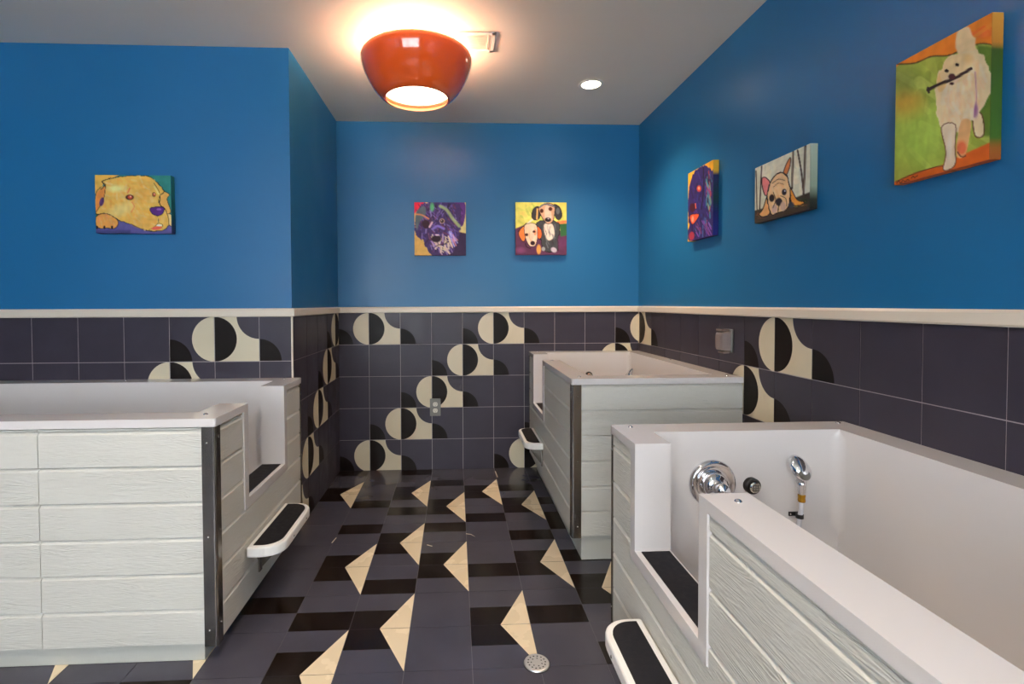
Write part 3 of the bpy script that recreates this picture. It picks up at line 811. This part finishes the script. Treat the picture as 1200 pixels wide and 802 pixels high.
P.poly(head, (250, 196, 92), outline=K, ow=5, rag=10)
P.strokes(head, [(255, 214, 130), (244, 170, 60), (250, 204, 110), (255, 225, 160), (240, 160, 70)], 160, 60, 20, 60, 50, a=.5)
P.ell(290, 250, 80, 32, (190, 200, 140), a=.7, soft=.5); P.ell(330, 450, 120, 50, (245, 220, 140), rot=-20, a=.8, soft=.5)
P.poly([(104, 470), (110, 300), (190, 235), (185, 320), (140, 420)], (240, 150, 70), soft=10)
P.ell(158, 375, 22, 45, (70, 40, 90), rot=15); P.line([(195, 225), (180, 330), (150, 400), (105, 470)], 6, K)
P.line([(150, 260), (195, 215), (165, 180), (330, 138)], 7, K)
P.line([(400, 290), (420, 250)], 12, (220, 80, 60), a=.8); P.line([(440, 380), (460, 420), (430, 470)], 12, (200, 90, 60), a=.7)
P.line([(650, 200), (700, 290), (690, 380), (745, 440)], 6, K); P.line([(650, 230), (690, 300)], 14, (190, 190, 130), a=.7)
for ex, ey, rx, ry in ((418, 332, 42, 27), (645, 305, 20, 24)):
    P.ell(ex, ey, rx, ry, (60, 20, 20)); P.ell(ex+4, ey-2, rx*.5, ry*.6, (190, 70, 40)); P.ell(ex+8, ey-6, rx*.18, ry*.2, (250, 230, 200))
P.ell(560, 300, 60, 60, (252, 180, 80), a=.5, soft=.6); P.ell(560, 560, 100, 50, (250, 180, 80), a=.5, soft=.6)
P.poly([(610, 430), (730, 425), (728, 480), (680, 505), (625, 485)], (78, 34, 110), outline=(30, 15, 40), ow=4); P.ell(690, 445, 22, 10, (150, 100, 170), a=.7)
P.line([(677, 505), (680, 570), (640, 610), (590, 640)], 5, K); P.line([(680, 570), (720, 590), (715, 620)], 5, K)
P.ell(665, 622, 50, 16, (220, 90, 70), rot=-8); P.ell(690, 596, 26, 8, (240, 235, 220))
paw = [(102, 520), (160, 485), (230, 495), (300, 545), (305, 590), (270, 625), (200, 620), (150, 625), (104, 600)]
P.poly(paw, (246, 170, 80), outline=K, ow=5); P.strokes(paw, [(255, 200, 120), (230, 140, 90)], 14, 50, 14, 80)
for q in (112, 180, 250): P.ell(q, 614, 11, 18, K)
canvas(P, (-1.4975, YA-.003, 1.597), .343, .269, .030, 'Y', 'painting of a golden puppy resting its chin, alone on the left wall', wrap=[(0, (44, 120, 112)), (.7, (44, 110, 112)), (1, (60, 60, 110))])
# 2. shaggy purple dog
P = Painter(90, 90, [(93, 108), (665, 108), (665, 695), (93, 695)])
P.fill((240, 190, 100)); P.poly([(90, 100), (225, 100), (90, 240)], (222, 40, 70), smooth=False)
P.poly([(600, 100), (670, 100), (670, 450), (590, 430)], (238, 222, 150), smooth=False); P.poly([(560, 430), (670, 450), (670, 700), (340, 700), (500, 560)], (52, 34, 66), soft=10, smooth=False)
ear = [(440, 100), (650, 100), (645, 330), (590, 380), (520, 300), (450, 200)]
P.poly(ear, (92, 48, 120), soft=6); P.strokes(ear, [(60, 30, 90), (120, 70, 150), (40, 24, 50)], 30, 90, 20, 75)
hd = [(210, 105), (560, 105), (600, 330), (590, 470), (560, 600), (480, 690), (300, 690), (240, 640), (190, 540), (110, 470), (100, 330), (110, 230)]
P.poly(hd, (66, 46, 96), soft=8, rag=26)
P.strokes(hd, [(52, 34, 80), (110, 84, 160), (40, 26, 52), (150, 130, 195), (84, 64, 140), (120, 60, 90)], 240, 60, 13, 80, 60, a=.7)
P.strokes([(120, 110), (560, 110), (560, 330), (120, 330)], [(36, 22, 46), (60, 40, 60), (100, 80, 150)], 70, 60, 14, 85, 40, a=.7)
P.poly([(105, 230), (200, 150), (220, 240), (150, 330), (120, 420)], (90, 110, 110), soft=14, a=.8); P.ell(290, 160, 22, 45, (90, 170, 110), soft=.4)
P.line([(380, 150), (450, 190), (520, 290), (590, 370)], 32, (160, 176, 120), soft=14, a=.8); P.line([(110, 240), (180, 250), (250, 290)], 16, (220, 140, 90), soft=8, a=.8)
P.ell(220, 350, 42, 50, (50, 22, 36)); P.ell(400, 315, 28, 28, (190, 150, 130)); P.ell(400, 315, 20, 20, (36, 18, 24)); P.ell(395, 308, 5, 5, (230, 200, 190))
P.line([(260, 380), (290, 330)], 18, (240, 200, 210), soft=8); P.line([(300, 400), (350, 370), (420, 400)], 26, (130, 110, 190), soft=12)
mz = [(260, 480), (400, 460), (540, 480), (560, 590), (480, 680), (360, 690), (250, 640)]
P.strokes(mz, [(245, 225, 180), (205, 175, 190), (230, 205, 180), (150, 120, 190), (240, 220, 200)], 46, 80, 14, 60, 45, a=.8)
P.ell(335, 512, 56, 40, (40, 20, 34)); P.ell(345, 470, 26, 8, (230, 210, 230), a=.8); P.line([(310, 610), (360, 580), (420, 575), (460, 545)], 9, (50, 20, 30))
P.strokes([(440, 430), (580, 400), (590, 600), (480, 600)], [(190, 190, 240), (230, 150, 150), (120, 100, 200)], 22, 90, 12, 65, 20, a=.8)
canvas(P, (-.1015, YB-.003, 1.630), .343, .352, .030, 'Y', 'painting of a shaggy purple dog, left of two on the far wall')
# 3. two dachshunds
P = Painter(90, 90, [(98, 105), (655, 105), (655, 690), (98, 690)])
P.fill((200, 196, 96)); P.strokes([(98, 105), (655, 105), (655, 400), (98, 400)], [(220, 214, 120), (170, 180, 80), (232, 210, 110), (150, 170, 70)], 40, 120, 30, 50)
P.poly([(90, 400), (230, 340), (560, 400), (670, 480), (670, 700), (90, 700)], (84, 44, 72), soft=8, smooth=False); P.poly([(580, 340), (660, 340), (660, 470), (590, 490)], (44, 92, 52), soft=8, smooth=False)
P.line([(560, 330), (660, 320)], 34, (220, 120, 70)); P.ell(610, 170, 60, 80, (196, 190, 90), soft=.5)
P.line([(140, 430), (230, 340), (290, 290)], 16, (230, 220, 200)); P.line([(125, 430), (215, 335)], 8, K)
bd = [(330, 330), (540, 320), (580, 430), (560, 520), (560, 640), (420, 650), (370, 520)]
P.poly(bd, (60, 62, 66), outline=K, ow=5, rag=14); P.poly([(410, 350), (500, 350), (520, 480), (460, 530), (420, 470)], (206, 190, 176), soft=10)
P.strokes(bd, [(110, 116, 120), (40, 40, 50), (80, 60, 60)], 26, 70, 12, 80)
P.poly([(345, 150), (290, 180), (272, 260), (300, 300), (350, 290), (370, 220)], (50, 50, 56), outline=K); P.line([(335, 180), (330, 290)], 16, (220, 170, 100), soft=6)
P.poly([(515, 130), (580, 160), (605, 250), (570, 300), (530, 260)], (50, 50, 56), outline=K); P.ell(560, 200, 20, 36, (110, 116, 120), a=.6)
hd = [(350, 170), (400, 125), (470, 115), (525, 150), (520, 250), (500, 320), (450, 345), (410, 310), (370, 240)]
P.poly(hd, (196, 150, 120), outline=K, ow=5); P.poly([(420, 160), (460, 150), (490, 260), (470, 320), (420, 310)], (226, 196, 176), soft=10)
P.line([(360, 160), (420, 125), (520, 150)], 18, (96, 100, 106)); P.ell(382, 200, 20, 24, (70, 28, 20)); P.ell(477, 178, 22, 22, (80, 32, 20)); P.ell(450, 298, 36, 27, (28, 18, 24)); P.ell(455, 286, 10, 5, (170, 150, 160))
P.poly([(190, 370), (130, 440), (150, 510), (190, 540), (210, 440)], (232, 130, 60), outline=K); P.poly([(310, 360), (375, 410), (380, 490), (345, 510), (320, 440)], (214, 96, 40), outline=K)
h2 = [(190, 375), (240, 340), (310, 345), (335, 400), (335, 500), (315, 580), (275, 600), (240, 580), (205, 500)]
P.poly(h2, (236, 206, 176), outline=K, ow=4); P.strokes(h2, [(250, 230, 210), (230, 160, 110)], 16, 50, 12, 80); P.ell(310, 440, 18, 34, (224, 120, 60), a=.7)
P.ell(218, 466, 18, 18, (60, 24, 20)); P.ell(298, 432, 18, 14, (60, 24, 20)); P.ell(283, 560, 27, 26, (40, 18, 28)); P.line([(205, 560), (215, 600), (260, 620)], 8, K)
P.ell(350, 630, 24, 55, (200, 140, 70)); P.ell(515, 635, 34, 26, (170, 160, 170), rot=30); P.ell(400, 625, 20, 22, (150, 150, 150)); P.ell(150, 640, 50, 30, (130, 70, 110), a=.7, soft=.5); P.ell(620, 560, 50, 60, (100, 50, 90), a=.7, soft=.6)
canvas(P, (.5775, YB-.003, 1.634), .345, .352, .030, 'Y', 'painting of two dachshunds side by side, right of two on the far wall')
# 4. dark long-eared dog, far on right wall
P = Painter(70, 90, [(80, 182), (303, 62), (308, 705), (92, 748)], (2.63, 2.364))
P.fill((238, 176, 40)); P.poly([(90, 640), (110, 760), (80, 760)], (238, 176, 40), smooth=False)
hd = [(120, 190), (170, 130), (240, 110), (290, 150), (320, 160), (330, 720), (100, 740), (100, 600), (85, 500), (88, 300)]
P.poly(hd, (44, 34, 92), soft=6, rag=14)
P.strokes(hd, [(60, 40, 120), (28, 20, 50), (40, 60, 130), (80, 50, 130)], 70, 70, 12, 80, 30)
P.strokes([(215, 180), (300, 150), (310, 560), (230, 560)], [(60, 140, 165), (180, 60, 60), (110, 150, 130), (90, 60, 160), (30, 20, 40), (26, 18, 50)], 70, 60, 9, 85, 20, a=.8)
P.ell(180, 305, 20, 26, (180, 60, 40)); P.ell(178, 302, 9, 12, (240, 170, 120)); P.ell(125, 465, 26, 38, (60, 20, 40)); P.line([(150, 430), (155, 470)], 7, (220, 100, 70))
P.poly([(105, 530), (185, 520), (160, 575), (125, 605)], (230, 90, 50), outline=(30, 20, 50), ow=4); P.ell(130, 560, 10, 25, (245, 170, 140))
P.strokes([(140, 580), (300, 540), (310, 700), (120, 730)], [(130, 80, 170), (70, 110, 160), (40, 30, 90), (30, 20, 60), (150, 70, 110)], 60, 60, 8, 75, 20, a=.9)
P.ell(125, 700, 22, 34, (170, 50, 50), a=.8); P.line([(215, 130), (220, 300), (205, 480)], 9, (26, 18, 46), soft=6)
canvas(P, (XR-.003, 2.497, 1.631), .262, .358, .027, 'X', 'painting of a dark blue long-eared dog with yellow corner, farthest on the right wall', wrap=[(0, (232, 180, 60)), (.14, (220, 170, 50)), (.2, (40, 40, 90)), (.5, (24, 60, 60)), (.7, (30, 30, 90)), (1, (40, 44, 120))])
# 5. french bulldog
P = Painter(90, 76, [(105, 280), (537, 98), (545, 602), (108, 712)], (2.03, 1.706))
P.fill((196, 196, 176)); P.strokes([(105, 280), (537, 98), (545, 500), (108, 600)], [(210, 206, 180), (176, 186, 178), (222, 214, 190)], 30, 120, 30, 80)
P.poly([(100, 610), (300, 560), (545, 470), (560, 720), (100, 720)], (58, 48, 40), soft=10, smooth=False); P.strokes([(100, 620), (545, 480), (545, 600), (108, 710)], [(110, 70, 50), (40, 60, 40), (150, 140, 70), (30, 24, 30)], 40, 60, 12, 0, 20)
for p, w_ in (([(112, 300), (125, 610)], 9), ([(155, 265), (145, 600)], 11), ([(400, 150), (398, 440)], 17), ([(435, 150), (470, 320), (490, 480)], 14), ([(495, 115), (495, 300), (490, 490)], 18)): P.line(p, w_, (70, 60, 54))
P.line([(398, 160), (396, 430)], 6, (130, 120, 104)); P.line([(497, 130), (494, 480)], 6, (120, 110, 96))
P.poly([(325, 330), (350, 250), (380, 205), (378, 270), (350, 340)], (196, 120, 70), outline=K, ow=4)
P.poly([(160, 360), (190, 355), (225, 400), (215, 480), (185, 490), (162, 420)], (222, 130, 130), outline=K, ow=5)
P.poly([(215, 470), (170, 600), (140, 640), (180, 660), (230, 620)], (214, 160, 100), outline=K, ow=5); P.poly([(380, 430), (440, 530), (500, 550), (460, 575), (400, 560)], (228, 150, 60), outline=K, ow=5)
bd = [(225, 400), (260, 340), (310, 320), (355, 350), (380, 430), (385, 510), (370, 590), (300, 630), (240, 640), (210, 560), (205, 470)]
P.poly(bd, (222, 188, 140), outline=K, ow=7, rag=8); P.strokes(bd, [(240, 214, 170), (200, 150, 100), (230, 200, 160)], 30, 50, 12, 70)
P.line([(240, 400), (290, 370), (340, 380)], 6, (90, 60, 50)); P.line([(250, 430), (290, 400), (330, 410)], 5, (120, 80, 60))
P.ell(240, 515, 22, 30, (36, 26, 34)); P.ell(337, 470, 20, 26, (30, 24, 40)); P.ell(342, 462, 5, 6, (200, 200, 230)); P.ell(297, 545, 28, 32, (34, 28, 44)); P.ell(262, 600, 22, 34, (190, 160, 150)); P.ell(330, 580, 22, 36, (190, 160, 140)); P.line([(297, 570), (290, 620)], 8, K); P.ell(395, 570, 26, 24, (50, 60, 80), a=.8)
P.line([(250, 470), (270, 530), (250, 590)], 6, K); P.line([(310, 500), (350, 520), (360, 580)], 6, K)
canvas(P, (XR-.003, 1.868, 1.566), .324, .226, .026, 'X', 'painting of a crouching bulldog before bare trees, middle of three on the right wall', wrap=[(0, (170, 180, 160)), (.65, (150, 164, 140)), (.85, (50, 56, 44)), (1, (40, 36, 34))])
# 6. golden retriever with stick
P = Painter(110, 130, [(74, 268), (462, 60), (462, 652), (74, 752)], (1.368, 1.117))
P.fill((150, 160, 66)); P.strokes([(74, 268), (462, 60), (462, 652), (74, 752)], [(160, 176, 74), (130, 146, 56), (176, 186, 90), (120, 130, 50)], 90, 130, 36, 60, 40)
P.ell(120, 430, 60, 50, (196, 150, 60), a=.8, soft=.6); P.ell(180, 560, 110, 110, (158, 188, 78), a=.7, soft=.5); P.ell(110, 330, 50, 60, (110, 120, 60), a=.6, soft=.6)
P.poly([(60, 290), (60, 230), (470, 40), (470, 190), (420, 185), (340, 210), (280, 235), (220, 235), (150, 262), (90, 264)], (236, 134, 44), soft=4, smooth=False)
P.strokes([(100, 260), (460, 70), (460, 180), (250, 225)], [(244, 160, 60), (226, 96, 40), (240, 120, 60)], 26, 90, 22, -20); P.line([(78, 266), (150, 262), (215, 236), (280, 233), (340, 212), (410, 186), (462, 190)], 6, (60, 40, 20))
P.poly([(400, 190), (470, 200), (470, 560), (430, 560), (410, 400)], (60, 96, 30), soft=14, smooth=False, a=.8)
P.poly([(70, 740), (150, 706), (260, 676), (330, 640), (400, 610), (470, 580), (470, 670), (70, 770)], (196, 90, 30), soft=6, smooth=False); P.strokes([(90, 750), (330, 650), (462, 600), (462, 650)], [(222, 130, 50), (170, 60, 24), (150, 130, 50)], 24, 70, 12, -15)
P.line([(80, 738), (160, 704), (265, 676), (290, 690)], 4, (70, 30, 20))
cr = (238, 214, 168)
P.poly([(390, 470), (425, 470), (436, 550), (400, 556)], cr, outline=(90, 50, 40), ow=3)
P.poly([(318, 150), (345, 118), (375, 125), (392, 215), (350, 240), (318, 215)], (224, 196, 150), soft=6, rag=10)
bd = [(345, 225), (400, 222), (445, 270), (465, 330), (455, 390), (430, 440), (400, 500), (380, 500), (330, 540), (262, 525), (240, 450), (240, 330), (290, 250)]
P.poly(bd, cr, soft=5, rag=16); P.strokes(bd, [(250, 232, 196), (226, 190, 140), (246, 206, 160), (255, 240, 214)], 80, 60, 14, 80, 25)
P.line([(395, 300), (402, 400), (395, 480)], 7, (150, 90, 120), soft=6, a=.8); P.ell(402, 455, 10, 30, (130, 70, 130), a=.8, soft=.4)
P.poly([(262, 520), (318, 510), (318, 600), (322, 665), (300, 690), (272, 690), (282, 620)], (244, 222, 190), outline=(110, 60, 40), ow=2)
P.poly([(340, 500), (382, 500), (370, 600), (355, 640), (325, 630)], (236, 180, 120), soft=4); P.ell(346, 605, 22, 30, (196, 70, 40), a=.8, soft=.3); P.line([(330, 622), (345, 640), (362, 636)], 5, (60, 20, 30)); P.ell(296, 600, 10, 50, (250, 236, 214), soft=.5)
P.poly([(255, 300), (240, 330), (250, 380), (280, 350)], (226, 190, 130), soft=6)
hd = [(255, 300), (275, 250), (320, 228), (362, 232), (385, 262), (375, 300), (350, 330), (300, 348), (265, 335)]
P.poly(hd, (244, 214, 160), rag=8); P.ell(365, 245, 20, 20, (226, 190, 130), soft=.5)
P.ell(279, 294, 9, 7, (40, 24, 20)); P.ell(321, 270, 9, 7, (40, 24, 20)); P.ell(300, 330, 28, 18, (236, 206, 170)); P.line([(204, 370), (255, 345), (310, 325), (378, 286)], 14, (52, 34, 34)); P.line([(204, 362), (208, 380)], 10, (52, 34, 34)); P.ell(300, 317, 15, 13, (74, 34, 40)); P.ell(300, 345, 10, 6, (60, 20, 30))
P.line([(84, 745), (92, 735), (100, 745), (108, 733), (118, 738), (128, 730), (134, 734)], 3.5, K); P.line([(143, 724), (150, 717), (156, 722), (168, 714)], 3.5, K)
canvas(P, (XR-.003, 1.2405, 1.622), .253, .334, .027, 'X', 'large painting of a golden retriever carrying a stick, nearest on the right wall', wrap=[(0, (214, 150, 60)), (.2, (200, 130, 50)), (.25, (66, 90, 34)), (.85, (70, 110, 40)), (.92, (170, 100, 40)), (1, (170, 90, 40))])

# ---------------------------------------------------------------- light
w = bpy.data.worlds.new('daylight'); bpy.context.scene.world = w; w.use_nodes = True
nt = w.node_tree; bg = nt.nodes['Background']; bg.inputs[0].default_value = (.62, .78, 1, 1); bg.inputs[1].default_value = 1.2
lamp('window_daylight', 'AREA', ((WX0+WX1)/2, YF-.14, (WZ0+WZ1)/2), 66, COOL, None, shape='RECTANGLE', size=WX1-WX0, size_y=WZ1-WZ0, rot=(PI/2, 0, 0))

# ---------------------------------------------------------------- camera
cam = bpy.data.cameras.new('camera'); co = bpy.data.objects.new('camera', cam); COL.objects.link(co)
yaw, pitch, roll, f = .0463, .0239, -.0036, 591.69
cam.sensor_fit = 'HORIZONTAL'; cam.sensor_width = 36; cam.lens = f*36/1200
cam.shift_x = 38.39/1200; cam.shift_y = -30.21/1200; cam.clip_start = .02
cy, sy = math.cos(yaw), math.sin(yaw); cp, sp = math.cos(pitch), math.sin(pitch)
R0 = Vector((cy, -sy, 0)); Fw = Vector((sy*cp, cy*cp, -sp)); Dn = -(R0.cross(Fw)); 
cr_, sr_ = math.cos(roll), math.sin(roll)
Rx = cr_*R0 - sr_*Dn; Dx = sr_*R0 + cr_*Dn
m_ = Matrix((Rx, -Dx, -Fw)).transposed().to_4x4(); m_.translation = (0, 0, CAMH)
co.matrix_world = m_
sc = bpy.context.scene; sc.camera = co
sc.view_settings.view_transform = 'Standard'; sc.view_settings.look = 'None'; sc.view_settings.gamma = 1
sc.view_settings.use_curve_mapping = False
sc.view_settings.exposure = 1.1
